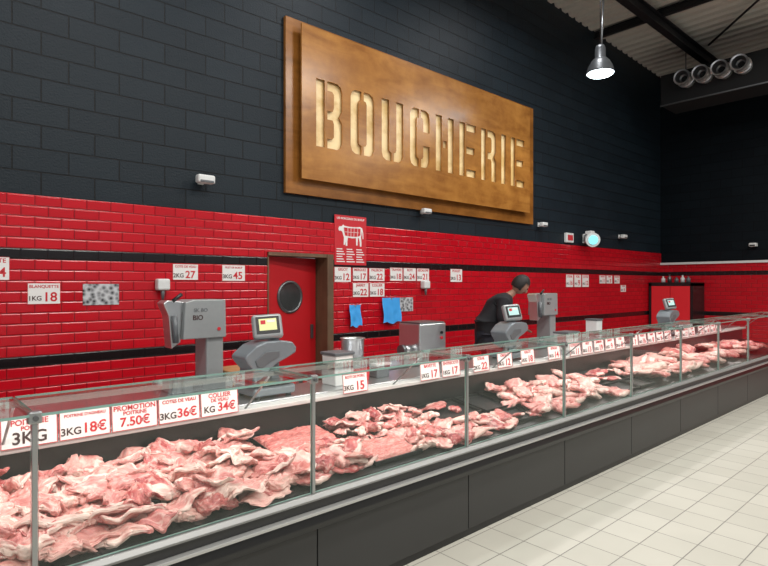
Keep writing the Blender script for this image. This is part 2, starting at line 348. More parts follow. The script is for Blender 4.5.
# ---------------------------------------------------------------- price signs
def price_sign(x0,x1,z0,z1,y,l1,l2,group,label,lean=0,l3=None):
    w_=x1-x0; h=z1-z0; cx=(x0+x1)/2; t=thing('price_sign',(cx,y,z0),label,'price sign',group)
    b=MB(); b.box(x0,x1,y-.004,y,z0,z1,'card',.001); b.done('card',t)
    fr=MB(); e=.003
    for q in ((x0,x1,z0,z0+e),(x0,x1,z1-e,z1),(x0,x0+e,z0,z1),(x1-e,x1,z0,z1)): fr.box(q[0],q[1],y-.0052,y-.0038,q[2],q[3],'redp')
    fr.done('card_border',t)
    s1=min(h*.26,w_*1.45/max(1,len(l1))); text(t,l1,s1,'redp',(cx,y-.005,z1-h*.17))
    if l3: text(t,l3,min(h*.2,w_*1.4/len(l3)),'redp',(cx,y-.005,z1-h*.37))
    if ' ' in l2:
        u,p=l2.split(' ',1)
        text(t,u,min(h*.36,w_*.66/len(u)),'inkb',(x0+w_*.22,y-.005,z0+h*.27))
        text(t,p,min(h*.64,w_*.9/len(p)),'redp',(x0+w_*.68,y-.005,z0+h*.32))
    else: text(t,l2,min(h*.56,w_*1.4/len(l2)),'redp' if '€' in l2 else 'inkb',(cx,y-.005,z0+h*.30))
    if lean: t.rotation_euler=(lean,0,0)
    return t
TW=WY-.021
wl='white price card with red lettering stuck on red tiles'
for a in [(.58,.82,1.64,1.83,'PALETTE','1KG 14'),(.946,1.19,1.437,1.617,'BLANQUETTE','1KG 18'),
          (2.17,2.43,1.65,1.81,'COTE DE VEAU','2KG 27'),(2.69,2.955,1.643,1.813,'FILET DE BOEUF','3KG 45'),
          (4.16,4.42,1.637,1.824,'GIGOT','3KG 12'),(4.45,4.69,1.65,1.82,'MERGUEZ','3KG 17'),(4.72,4.99,1.65,1.82,'PALERON','3KG 22'),
          (4.45,4.71,1.446,1.626,'JARRET','2KG 22'),(4.73,4.99,1.446,1.626,'COLLIER','3KG 18'),
          (5.09,5.32,1.655,1.834,'TRAVERS','3KG 18'),(5.34,5.58,1.655,1.834,'ROTI','3KG 24'),(5.6,5.85,1.655,1.834,'ESCALOPE','3KG 21'),
          (6.31,6.58,1.645,1.84,'POULET','2KG 13'),
          (9.60,9.86,1.56,1.80,'STEAK','1KG 16'),(9.9,10.16,1.56,1.80,'FOIE','1KG 9'),(10.2,10.46,1.56,1.80,'COTES','1KG 12'),
          (10.9,11.16,1.63,1.80,'LANGUE','1KG 11'),(11.2,11.46,1.63,1.80,'TRIPES','1KG 8'),(11.55,11.8,1.63,1.80,'ROGNON','1KG 7'),(11.85,12.1,1.45,1.60,'COEUR','1KG 6')]:
    price_sign(a[0],a[1],a[2],a[3],TW,a[4],a[5],'price cards on the tiled wall',wl)
b=MB(); b.box(1.367,1.669,TW-.006,TW,1.42,1.61,'photo',.001); tag(b.done('picture_panel',origin=(1.518,TW,1.42)),'small black and white printed picture on red tiles','picture')
b=MB(); b.box(5.27,5.52,TW-.008,TW,1.24,1.43,'photo',.001); tag(b.done('picture_panel',origin=(5.4,TW,1.24)),'small dark printed picture beside blue bag','picture')
ps=thing('butchery_poster',(4.415,TW,1.85),'red poster with white cow diagram and text lines','poster')
b=MB(); b.box(4.16,4.67,TW-.006,TW,1.85,2.465,'redp',.001); b.done('poster_sheet',ps)
cow=[(.02,.62),(.05,.70),(.16,.72),(.2,.78),(.24,.74),(.3,.73),(.5,.71),(.72,.72),(.86,.74),(.95,.70),(.99,.55),(1,.32),(.97,.32),(.96,.52),(.93,.6),(.92,.45),(.90,.38),(.92,.2),(.92,.05),(.86,.05),(.85,.2),(.82,.33),(.78,.36),(.77,.2),(.76,.08),(.71,.08),(.70,.34),(.55,.32),(.38,.34),(.36,.2),(.36,.05),(.30,.05),(.29,.2),(.27,.08),(.22,.08),(.23,.33),(.2,.42),(.17,.52),(.12,.56),(.04,.55)]
b=MB(); b.prism([(4.21+p[0]*.41,2.07+p[1]*.36) for p in cow],'Y',TW-.0085,TW-.005,'card'); b.done('cow_figure',ps)
b=MB(); b.prism([(4.21+p[0]*.41,2.07+p[1]*.36) for p in [(.22,.68),(.5,.67),(.72,.68),(.88,.68),(.88,.45),(.8,.4),(.68,.38),(.4,.38),(.27,.4),(.25,.5)]],'Y',TW-.0095,TW-.008,'redp'); b.done('cow_body_patch',ps)
b=MB()
for q in (.38,.5,.62,.76): b.box(4.21+q*.41-.003,4.21+q*.41+.003,TW-.0105,TW-.009,2.19,2.33,'card',rot=Matrix.Rotation(.25*(q-.4),4,'Y'))
b.box(4.32,4.55,TW-.0105,TW-.009,2.258,2.263,'card'); b.done('cut_lines',ps)
text(ps,'LES MORCEAUX DU BOEUF',.036,'card',(4.415,TW-.007,2.425))
b=MB()
for r_ in range(6):
    for c_ in range(3): b.box(4.19+c_*.157,4.19+c_*.157+.13-.02*((r_*7+c_*3)%3),TW-.008,TW-.006,1.885+r_*.031,1.893+r_*.031+.004,'card')
b.done('text_lines',ps)
# ---------------------------------------------------------------- wall devices
def flood(x,z,s,lab):
    t=thing('wall_sensor',(x,WY-.002,z),lab,'sensor','white sensors on the block wall')
    b=MB(); b.box(x-.03*s,x+.03*s,WY-.03*s,WY-.002,z-.035*s,z+.05*s,'white',.006); b.cyl((x,WY-.03*s,z),(x,WY-.09*s,z+.01),.018*s,'white'); b.done('wall_bracket',t)
    b=MB(); b.box(x-.09*s,x+.09*s,WY-.17*s,WY-.08*s,z-.04*s,z+.045*s,'white',.02*s); b.done('housing',t)
    b=MB(); b.box(x-.07*s,x+.07*s,WY-.178*s,WY-.165*s,z-.034*s,z-.012*s,'greyd',.003); b.done('lens_window',t,label='dark lens window')
for x_,z_,s_ in ((2.46,2.66,1),(5.71,2.63,.85),(8.69,2.66,.9),(11.8,2.63,.95)): flood(x_,z_,s_,'white plastic sensor on bracket above the red tiles')
t=thing('alarm_box',(9.68,WY-.002,2.40),'small white alarm box with red lit display','alarm')
b=MB(); b.box(9.56,9.82,WY-.06,WY-.002,2.40,2.58,'white',.01); b.done('housing',t)
b=MB(); b.box(9.60,9.78,WY-.066,WY-.058,2.44,2.54,'redp'); b.done('display',t)
t=thing('wall_camera',(10.2,WY-.002,2.35),'white wall camera unit with glowing blue lens face','camera')
b=MB(); b.box(10.25,10.42,WY-.06,WY-.002,2.42,2.6,'white',.01); b.cyl((10.33,WY-.05,2.52),(10.20,WY-.16,2.50),.03,'white'); b.done('wall_bracket',t)
b=MB(); b.cyl((10.30,WY-.12,2.50),(10.14,WY-.28,2.46),.115,'white',r2=.135,seg=24); b.box(10.12,10.26,WY-.26,WY-.12,2.57,2.64,'white',.02); b.done('camera_housing',t)
b=MB(); b.cyl((10.143,WY-.277,2.461),(10.125,WY-.295,2.457),.085,'cyan',seg=24); b.done('lens',t)
for (x_,z_) in ((2.055,1.56),(5.73,1.56)):
    t=thing('wall_dispenser',(x_,TW,z_-.1),'small white wall dispenser with a hanging nozzle','dispenser','white wall dispensers')
    b=MB(); b.box(x_-.06,x_+.06,TW-.09,TW,z_-.01,z_+.10,'white',.018); b.done('housing',t)
    b=MB(); b.cyl((x_,TW-.05,z_),(x_,TW-.05,z_-.10),.022,'greyd',r2=.012); b.done('nozzle',t)
def bluebag(x0,x1,z0,z1,lab):
    t=thing('hanging_bag',((x0+x1)/2,TW,z0),lab,'bag','blue bags hanging on the wall')
    bm=bmesh.new(); N=16; g=[]
    for i in range(N+1):
        row=[]
        for j in range(N+1):
            u,v=i/N,j/N; wv=.012*math.sin(u*14+v*3)*(1-v)+.01*noise.noise(Vector((u*4,v*4,x0)))
            row.append(bm.verts.new((x0+(x1-x0)*(u+.05*math.sin(v*5)*(1-v)),-.035-wv-.02*(1-v)+TW,z0+(z1-z0)*v+.015*math.sin(u*9)*(1-v))))
        g.append(row)
    for i in range(N):
        for j in range(N): bm.faces.new((g[i][j],g[i+1][j],g[i+1][j+1],g[i][j+1])).smooth=True
    b=MB(); me=bpy.data.meshes.new('t'); b.mi('blue'); bm.to_mesh(me); bm.free(); b.bm.from_mesh(me); b.done('bag_sheet',t)
    b=MB(); b.cyl(((x0+x1)/2,TW,z1-.01),((x0+x1)/2,TW-.05,z1-.01),.01,'steel'); b.done('hook',t)
bluebag(4.37,4.55,1.08,1.35,'small pale blue bag hanging on red tiles'); bluebag(4.92,5.24,1.10,1.43,'large blue bag sheet hanging on red tiles')
# ---------------------------------------------------------------- pendant lamp
t=thing('high_bay_lamp',(7.95,3.98,4.71),'dark bell shaped industrial high bay lamp hanging on cable','lamp')
b=MB(); b.lathe([(.001,.41),(.03,.41),(.06,.39),(.075,.35),(.075,.21),(.10,.18),(.12,.16)],(7.95,3.98,4.75),'lampg'); b.done('driver_housing',t)
b=MB(); b.lathe([(.09,.20),(.13,.16),(.175,.08),(.195,0),(.205,-.02),(.19,-.02),(.165,.07),(.11,.16),(.0,.17)],(7.95,3.98,4.75),'lampg'); b.done('lamp_shade',t)
b=MB(); b.lathe([(.190,-.012),(.16,-.04),(.09,-.065),(.001,-.075)],(7.95,3.98,4.75),'lamp'); b.done('diffuser',t)
b=MB(); b.cyl((7.95,3.98,5.15),(7.95,3.98,cz(7.95)-.01),.008,'blk',seg=8); b.cyl((7.98,3.98,5.12),(8.35,4.12,6.28),.015,'steel_d',seg=8); b.done('suspension_cable',t)
# duct with nozzles
t=thing('ventilation_duct',(12.4,3,5.3),'black ventilation duct with row of protruding silver jet nozzles','duct')
b=MB(); b.box(12.1,12.9,.3,4.75,5.32,5.95,'blkm',.01); b.done('duct_body',t)
b=MB(); b.box(12.07,12.1,.3,4.75,5.30,5.325,'steel_d'); b.done('duct_edge',t)
for k in range(4):
    y_=4.22-k*.33; b=MB(); b.lathe([(.135,0),(.135,.30)],(12.1,y_,5.70),'alu','-X'); b.lathe([(.135,.10),(.155,.105),(.155,.13),(.135,.135)],(12.1,y_,5.70),'steel','-X',smooth=False); b.lathe([(.135,.30),(.15,.31),(.15,.345),(.120,.34)],(12.1,y_,5.70),'steel','-X',smooth=False); b.lathe([(.120,.34),(.09,.2),(.06,.18)],(12.1,y_,5.70),'steel_d','-X',smooth=False); b.lathe([(.06,.18),(.001,.18)],(12.1,y_,5.70),'blkm','-X',smooth=False); b.done('jet_nozzle',t)
for y_ in (.6,2.4,4.4): b=MB(); b.cyl((12.5,y_,5.95),(12.5,y_,cz(12.5)+.01),.012,'steel_d',seg=8); b.done('hanger_rod',t)
t=thing('wall_sensor',(13.99,3.55,2.4),'white plastic sensor on the black end wall','sensor','white sensors on the block wall')
b=MB(); b.box(13.84,13.99,3.48,3.62,2.42,2.5,'white',.02); b.done('housing',t)
b=MB(); b.box(13.832,13.842,3.5,3.6,2.43,2.46,'blk'); b.done('lens_window',t)
# ---------------------------------------------------------------- red cabinet at end wall
t=thing('storage_cabinet',(13.6,5.0,0),'tall bright red cabinet with black frame','cabinet')
b=MB(); b.box(13.25,13.96,4.52,4.57,0,1.64,'blk').box(13.25,13.96,5.41,5.46,0,1.64,'blk').box(13.25,13.96,4.52,5.46,1.58,1.66,'blk').box(13.25,13.96,4.52,5.46,0,.08,'blk').box(13.9,13.96,4.57,5.41,.08,1.58,'blk'); b.done('cabinet_frame',t)
b=MB(); b.box(13.235,13.265,4.58,4.985,.09,1.575,'redcab',.003); b.done('cabinet_door',t)
b=MB(); b.box(13.235,13.265,4.995,5.40,.09,1.575,'redcab',.003); b.done('cabinet_door',t)
def bottle(x,y,z,h,r,m,lab):
    b=MB(); b.lathe([(.001,0),(r,0),(r,h*.6),(r*.4,h*.78),(r*.4,h),(.001,h)],(x,y,z),m,seg=14); tag(b.done('bottle',origin=(x,y,z)),lab,'bottle','bottles on the red cabinet')
for k,(y_,h_,m_) in enumerate(((4.7,.14,'greyd'),(4.82,.16,'white'),(4.95,.12,'greyd'),(5.1,.18,'steel_d'),(5.24,.14,'white'))): bottle(13.5,y_,1.66,h_,.045,m_,'small bottle standing on top of the cabinet')
# ---------------------------------------------------------------- display case
CX0,CX1=-.76,10.94; PT=[.41+1.17*k for k in range(-1,10)]
dc=thing('display_case',(5,2.7,0),'long refrigerated butcher display case with glass front and charcoal panels','display case')
for k in range(-1,9):
    b=MB(); x0=.45+1.17*k; b.box(x0+.003,x0+1.167,2.27,2.30,.05,.395,'panel',.003); b.done('front_panel',dc)
b=MB(); b.box(CX0,CX1,2.29,3.28,0,.56,'blkm').box(CX0,CX1,2.285,2.29,0,.06,'blk'); b.box(CX0,CX1,2.99,3.28,.56,.87,'blkm'); b.done('case_body',dc)
b=MB(); b.prism([(2.30,.40),(2.235,.41),(2.225,.44),(2.235,.485),(2.30,.49)],'X',CX0,CX1,'blk',.004); b.done('bumper_rail',dc)
b=MB(); b.box(CX0,CX1,2.21,2.30,.490,.506,'alu',.003); b.done('lower_trim',dc)
b=MB(); b.box(CX0,CX1,2.245,2.30,.506,.55,'panel'); b.done('fascia',dc)
b=MB(); b.prism([(2.29,.55),(2.225,.555),(2.222,.565),(2.240,.583),(2.29,.586)],'X',CX0,CX1,'ledge',.002); b.done('glass_ledge',dc,label='grey ledge below the glass')
b=MB(); b.prism([(2.27,.56),(2.27,.590),(2.95,.69),(2.95,.56)],'X',CX0,CX1,'blk'); b.done('display_deck',dc)
b=MB(); b.box(CX0,CX1,2.95,2.99,.56,.862,'blk'); b.done('back_panel',dc)
b=MB(); b.box(CX0,CX1,2.90,2.985,.862,.888,'rail',.004); b.done('price_rail',dc,label='white price rail')
b=MB(); b.box(CX0,CX1,2.985,3.36,.872,.9,'steel',.004); b.done('service_worktop',dc)
for xp in PT:
    b=MB(); b.box(xp-.009,xp+.009,2.243,2.263,.585,1.16,'poststeel',.002); p=b.done('post',dc)
    b=MB(); b.box(xp-.022,xp+.022,2.234,2.270,1.12,1.163,'poststeel',.006); b.cyl((xp,2.225,1.14),(xp,2.236,1.14),.009,'steel_d'); b.done('glass_clamp',p)
    b=MB(); b.box(xp-.006,xp+.006,2.26,2.64,1.126,1.140,'poststeel'); b.cyl((xp,2.63,1.13),(xp,2.93,.885),.006,'poststeel',seg=8); b.done('shelf_bracket',dc)
def gpanel(x0,x1,y0,y1,z0,z1,name):
    b=MB(); b.box(x0,x1,y0,y1,z0,z1,'glass'); gi=b.mi('gedge')
    d=[x1-x0,y1-y0,z1-z0]; th=d.index(min(d)); b.bm.normal_update()
    for f in b.bm.faces:
        n=f.normal; ax=max(range(3),key=lambda i:abs(n[i]))
        if ax!=th: f.material_index=gi
    return b.done(name,dc)
for k in range(len(PT)-1):
    gpanel(PT[k]+.012,PT[k+1]-.012,2.249,2.257,.588,1.142,'front_glass')
    gpanel(PT[k]+.004,PT[k+1]-.004,2.235,2.65,1.146,1.155,'top_glass')
b=MB(); b.box(CX0+.5,CX1-.5,2.60,2.63,1.118,1.138,'alu'); b.done('light_bar',dc)
# ---------------------------------------------------------------- shelf price tags
names=[('POITRINE','3KG'),("POITRINE D'AGNEAU",'3KG 18€'),('PROMOTION','7.50€'),('COTES DE VEAU','3KG 36€'),('COLLIER','KG 34€')]
L3=['PORC',None,'POITRINE',None,'DE VEAU']
xs=[.40,.625,.85,1.075,1.30]
grp='price cards along the display case rail'
for k,x_ in enumerate(xs): price_sign(x_,x_+.218,.885,1.015,2.893,names[k][0],names[k][1],grp,'white price card with red text standing on case rail',-.10,L3[k])
words=['ROTI DE PORC','BAVETTE','ENTRECOTE','STEAK','ONGLET','GIGOT','EPAULE','COTELETTE','FILET','JAMBON','JARRET','LARD','TRIPES','POULET','DINDE','CANARD']
xx=[2.27,3.0,3.24,3.62,3.95,4.3,4.75,5.15,5.40,5.65,5.9,6.15,6.5,6.74,7.0,7.25,7.5,7.85,8.1,8.35,8.7,8.95,9.2,9.45]
prc=[15,17,17,22,12,18,14,11,13,19,9,8,7,16,8,9]
for k,x_ in enumerate(xx): price_sign(x_,x_+.21,.885,1.01,2.893,words[k%16],'%dKG %d'%((3,1,1,2)[k%4],prc[k%16]),grp,'white price card with red text standing on case rail',-.10)
# ---------------------------------------------------------------- meat
def sst(a,b_,x):
    t_=min(1,max(0,(x-a)/(b_-a))); return t_*t_*(3-2*t_)
def meat_mesh(name,dims,seed,mt,amp=.42,boxy=.72,fold=.02,ridge=0,sub=5,fatside=.46):
    bm=bmesh.new(); bmesh.ops.create_icosphere(bm,subdivisions=sub,radius=1)
    fl=bm.verts.layers.float.new('fat')
    o=Vector((seed*3.7,seed*1.3,seed*7.1))
    for v in bm.verts:
        p=v.co.copy()
        q=Vector([math.copysign(abs(c)**boxy,c) for c in p])
        ang=math.atan2(p.y,p.x); rim=Vector((math.cos(ang)*1.5,math.sin(ang)*1.5,seed*2.3))
        rr=1+amp*noise.noise(rim)+amp*.5*noise.noise(rim*2.4)+.12*noise.noise(rim*5.5)
        q.x*=rr; q.y*=rr
        crease=abs(noise.noise(Vector((p.x*1.4,p.y*3.4,seed*.9))))
        q.z*=(1+.45*noise.noise(p*1.9+o))*(.66+.62*sst(0,.16,crease))
        q+=p*(.075*noise.noise(p*4.2+o)+.03*noise.noise(p*9+o))
        if ridge: q.z+=ridge*math.sin(p.x*13+2*noise.noise(p*1.5+o))*(p.z>-.2)
        q.x*=dims[0]/2; q.y*=dims[1]/2; q.z*=dims[2]/2
        w1=Vector((q.x*9,q.y*9,seed*1.9)); q.z+=fold*(noise.noise(w1)*1.5+.35*noise.noise(w1*2.2))
        q.y+=.14*dims[0]*noise.noise(Vector((q.x*8,seed,3)))
        v.co=q
        f1=sst(fatside,fatside+.14,p.y*.8+.45*noise.noise(p*2.2+o))
        f2=1-sst(.02,.06,abs(noise.noise(Vector((p.x*1.2,p.y*3.0,p.z*1.8+seed*5)))))
        v[fl]=min(1,max(f1*.85,f2*.5))
    me=bpy.data.meshes.new(name)
    for f in bm.faces: f.smooth=True
    bm.to_mesh(me); bm.free(); me.materials.append(M[mt]); return me
BIG=[('meat_joint',meat_mesh('joint',(.22,.15,.055),1,'meat'),'pink pork joint with pale fat piled in case'),
 ('meat_joint',meat_mesh('joint',(.22,.16,.045),2,'pale'),'pale veal joint with fat edge piled in case'),
 ('rib_piece',meat_mesh('ribs',(.28,.15,.030),3,'meat',ridge=.26,fold=.035),'ridged rib piece of pork piled in case'),
 ('rib_piece',meat_mesh('ribs',(.25,.17,.030),31,'pale',ridge=.30,fold=.03),'pale ridged rib slab piled in case'),
 ('meat_strip',meat_mesh('strip',(.31,.11,.030),4,'pale',fold=.035),'long folded strip of pale belly meat'),
 ('meat_joint',meat_mesh('joint',(.20,.15,.055),5,'meat'),'chunky pink meat joint piled in case'),
 ('meat_strip',meat_mesh('strip',(.30,.11,.026),6,'meat',fold=.04,ridge=.12),'curled pink strip of belly meat'),
 ('meat_slice',meat_mesh('slice',(.26,.17,.018),8,'pale',fold=.035),'broad pale pink slice of belly meat'),
 ('meat_slice',meat_mesh('slice',(.25,.17,.020),9,'meat',fold=.035),'broad deep pink slice of shoulder meat'),
 ('meat_slice',meat_mesh('slice',(.22,.16,.022),21,'beef',fold=.03),'dark red slice with white fat edge'),
 ('meat_slice',meat_mesh('slice',(.27,.15,.022),22,'meat',fold=.04),'ragged pink cut with white fat edge')]
SML=[('steak',meat_mesh('steak',(.18,.13,.018),11,'beef',boxy=.65,fold=.014,sub=4),'flat red steak with fat rim'),
 ('meat_chunk',meat_mesh('chunk',(.15,.11,.030),12,'meat',fold=.018,sub=4),'small pink meat chunk in heap'),
 ('meat_chunk',meat_mesh('chunk',(.14,.11,.026),13,'pale',fold=.018,sub=4),'small pale meat chunk in heap'),
 ('cutlet',meat_mesh('cutlet',(.17,.12,.020),14,'meat',fold=.025,sub=4),'curved pink cutlet in heap'),
 ('meat_chunk',meat_mesh('chunk',(.15,.11,.030),15,'beef',fold=.018,sub=4),'dark red beef chunk in heap'),
 ('cutlet',meat_mesh('cutlet',(.18,.11,.020),16,'pale',fold=.03,sub=4),'pale folded cutlet in heap')]
def deckz(y): return .590+(y-2.27)*.147
cnt=0
def put(kind,x,y,z,rz,sc,group,tilt=.25):
    global cnt
    n,me,lab=kind; o=bpy.data.objects.new(n,me); COL.objects.link(o); o.location=(x,y,z)
    o.rotation_euler=(random.uniform(-.05,tilt),random.uniform(-tilt,tilt),rz); o.scale=(sc,sc,sc*random.uniform(.9,1.15))
    tag(o,lab,'meat',group); cnt+=1
def heap(x0,x1,y0,y1,nx,ny,kinds,group,layers=1,h=.06,sc=1,base=.045,ymin=2.31,hill=0,tilt=.25):
    for L in range(layers):
        mx=.03*L*(x1-x0)/2; my=.025*L
        a0,a1,b0,b1=x0+mx,x1-mx,y0+my,y1-my*.5
        n1=max(1,nx-L); n2=max(1,ny-L//2)
        for i in range(n1):
            for j in range(n2):
                x=a0+(a1-a0)*(i+.5+random.uniform(-.35,.35))/n1; y=b0+(b1-b0)*(j+.5+random.uniform(-.3,.3))/n2
                x=min(max(x,x0+.03),x1-.03); y=min(max(y,ymin),2.87)
                fr=y<ymin+.06
                rz=random.uniform(-.25,.25) if fr else random.uniform(-.9,.9)+(math.pi/2 if random.random()<.25 else 0)
                put(random.choice(kinds),x,y,deckz(y)+base*sc+L*h+random.uniform(-.01,.012)+hill*noise.noise(Vector((x*3,y*3,5))),rz+(math.pi if random.random()<.5 else 0),sc*random.uniform(.85,1.1),group,tilt)
heap(-.02,1.56,2.29,2.93,10,6,BIG,'pink meat joints piled in the nearest case bay',2,.038,.90,.028,2.335,.03,.3)
heap(.05,1.50,2.38,2.90,8,4,BIG,'pink meat joints piled in the nearest case bay',1,.045,.88,.10,2.36,.04,.4)
heap(1.58,2.04,2.31,2.62,5,3,SML,'small meat chunks in the case',2,.028,1.1,.03)
heap(2.10,2.85,2.56,2.92,6,3,BIG,'meat cuts heaped at the back of the case',2,.04,.66,.035)
heap(2.40,2.86,2.31,2.58,5,3,SML[1:],'small meat chunks in the case',1,.04,1.15,.022)
heap(2.84,3.42,2.31,2.58,5,3,SML,'steaks along the case front',1,.04,1.05,.02)
heap(2.95,3.25,2.64,2.86,2,1,SML[:1]+SML[4:],'beef pieces in dark trays',1,.04,1,.022)
heap(3.45,3.8,2.34,2.52,2,1,SML[:1],'steaks along the case front',1,.03,.9,.02)
heap(3.72,5.06,2.31,2.90,8,5,SML[1:4]+SML[5:],'pink meat chunks heaped in the case',1,.045,1.35,.028,2.33,.02)
heap(3.85,4.95,2.42,2.85,5,3,SML[1:4],'pink meat chunks heaped in the case',1,.045,1.3,.06,2.35)
heap(5.1,5.8,2.56,2.88,4,2,SML[4:]+SML[:1],'beef pieces in dark trays',1,.04,1.15,.022)
heap(5.85,7.3,2.33,2.90,6,4,SML[1:4]+SML[5:],'pink meat chunks heaped in the case',1,.04,1.85,.032,2.36)
heap(7.4,8.6,2.36,2.90,4,3,SML[:3],'meat cuts in the distant bay',1,.04,2.0,.032,2.38)
heap(8.7,9.9,2.36,2.90,4,3,SML[2:],'meat cuts in the distant bay',1,.04,2.0,.032,2.38)
def mince(x0,x1,y0,y1,lab):
    bm=bmesh.new(); nx,ny=50,40
    g=[[None]*(ny+1) for _ in range(nx+1)]
    for i in range(nx+1):
        for j in range(ny+1):
            u,v=i/nx,j/ny; x=x0+(x1-x0)*u; y=y0+(y1-y0)*v
            e=min(u,1-u,v,1-v); hgt=.035*min(1,e*7)**.5
            g[i][j]=bm.verts.new((x+.015*noise.noise(Vector((y*9,x*4,2))),y+.015*noise.noise(Vector((x*9,y*4,7))),deckz(y)+.014+hgt+.010*noise.noise(Vector((x*60,y*60,0)))*(e>0)+.018*noise.noise(Vector((x*9,y*9,1)))*(e>0)))
    for i in range(nx):
        for j in range(ny): f=bm.faces.new((g[i][j],g[i+1][j],g[i+1][j+1],g[i][j+1])); f.smooth=True
    me=bpy.data.meshes.new('mince'); 
    c=Vector(((x0+x1)/2,(y0+y1)/2,deckz((y0+y1)/2))); bm.transform(Matrix.Translation(-c)); bm.to_mesh(me); bm.free(); me.materials.append(M['mince'])
    o=bpy.data.objects.new('minced_meat',me); COL.objects.link(o); o.location=c; tag(o,lab,'minced meat','beds of minced meat'); o['kind']='stuff'
mince(1.62,2.08,2.64,2.92,'flat bed of coarse pink minced meat in tray'); mince(2.05,2.40,2.32,2.56,'flat bed of red minced beef near the glass')
def tray(x0,x1,y0,y1):
    b=MB(); z=deckz((y0+y1)/2); t_=.006
    rot=Matrix.Rotation(math.atan(.147),4,'X'); pv=((x0+x1)/2,(y0+y1)/2,z)
    b.box(x0,x1,y0,y1,z+.004,z+.010,'blk',rot=rot,pivot=pv)
    for q in ((x0,x1,y0,y0+t_),(x0,x1,y1-t_,y1),(x0,x0+t_,y0,y1),(x1-t_,x1,y0,y1)): b.box(q[0],q[1],q[2],q[3],z+.004,z+.03,'blk',rot=rot,pivot=pv)
    tag(b.done('display_tray',origin=((x0+x1)/2,(y0+y1)/2,z)),'shallow black display tray in the case','tray','black display trays')
for q in ((1.61,2.09,2.63,2.93),(2.04,2.41,2.31,2.58),(2.90,3.35,2.60,2.9),(3.38,3.68,2.58,2.9),(3.44,3.68,2.33,2.54),(5.1,5.45,2.33,2.54),(5.47,5.8,2.33,2.54)): tray(*q)
# ---------------------------------------------------------------- work tables behind
def table(x0,x1,lab):
    t=thing('work_table',((x0+x1)/2,3.75,0),lab,'table','stainless work tables behind the case')
    b=MB(); b.box(x0,x1,3.52,4.0,.865,.9,'steel',.004); b.done('table_top',t)
    b=MB(); b.box(x0+.05,x1-.05,3.56,3.96,.25,.27,'steel'); b.done('lower_shelf',t)
    for xx in (x0+.04,x1-.04):
        for yy in (3.56,3.96): b=MB(); b.box(xx-.02,xx+.02,yy-.02,yy+.02,0,.865,'steel'); b.done('leg',t)
for a in ((.3,2.2),(2.6,4.4),(5.2,7.6)): table(*a,'stainless steel work table behind the display case')
def saw(x,y,z,lab):
    t=thing('bone_saw',(x,y,z),lab,'bone saw','grey bench saws')
    b=MB(); b.box(x-.2,x+.22,y-.18,y+.18,z,z+.05,'grey',.01); b.done('base_plate',t)
    b=MB(); b.box(x+.07,x+.195,y-.09,y+.1,z+.04,z+.5,'grey',.012); b.done('column',t)
    b=MB(); b.prism([(x-.10,z+.34),(x-.085,z+.585),(x-.03,z+.60),(x+.20,z+.60),(x+.205,z+.34)],'Y',y-.11,y+.11,'grey',.006); b.done('motor_head',t)
    b=MB(); b.prism([(x-.215,z+.58),(x-.19,z+.60),(x-.05,z+.585),(x-.09,z+.52),(x-.10,z+.32),(x-.16,z+.28),(x-.18,z+.5)],'Y',y-.07,y+.05,'steel',.006); b.done('blade_guard',t)
    b=MB(); b.cyl((x-.14,y-.09,z+.32),(x-.15,y-.09,z+.50),.018,'greyd'); b.done('handle',t)
    b=MB(); b.cyl((x-.17,y-.11,z+.595),(x-.11,y-.11,z+.64),.012,'blk'); b.done('tension_knob',t)
    b=MB(); b.cyl((x+.15,y-.115,z+.40),(x+.15,y-.10,z+.40),.012,'redp'); b.done('stop_button',t)
    text(t,'SK BO',.035,'faint',(x+.02,y-.1115,z+.53)); text(t,'BIO',.045,'inkb',(x+.0,y-.1115,z+.48))
    return t
saw(1.60,3.72,.9,'grey bench bone saw with steel blade guard'); saw(5.93,3.72,.9,'grey bench saw beside the working butcher')
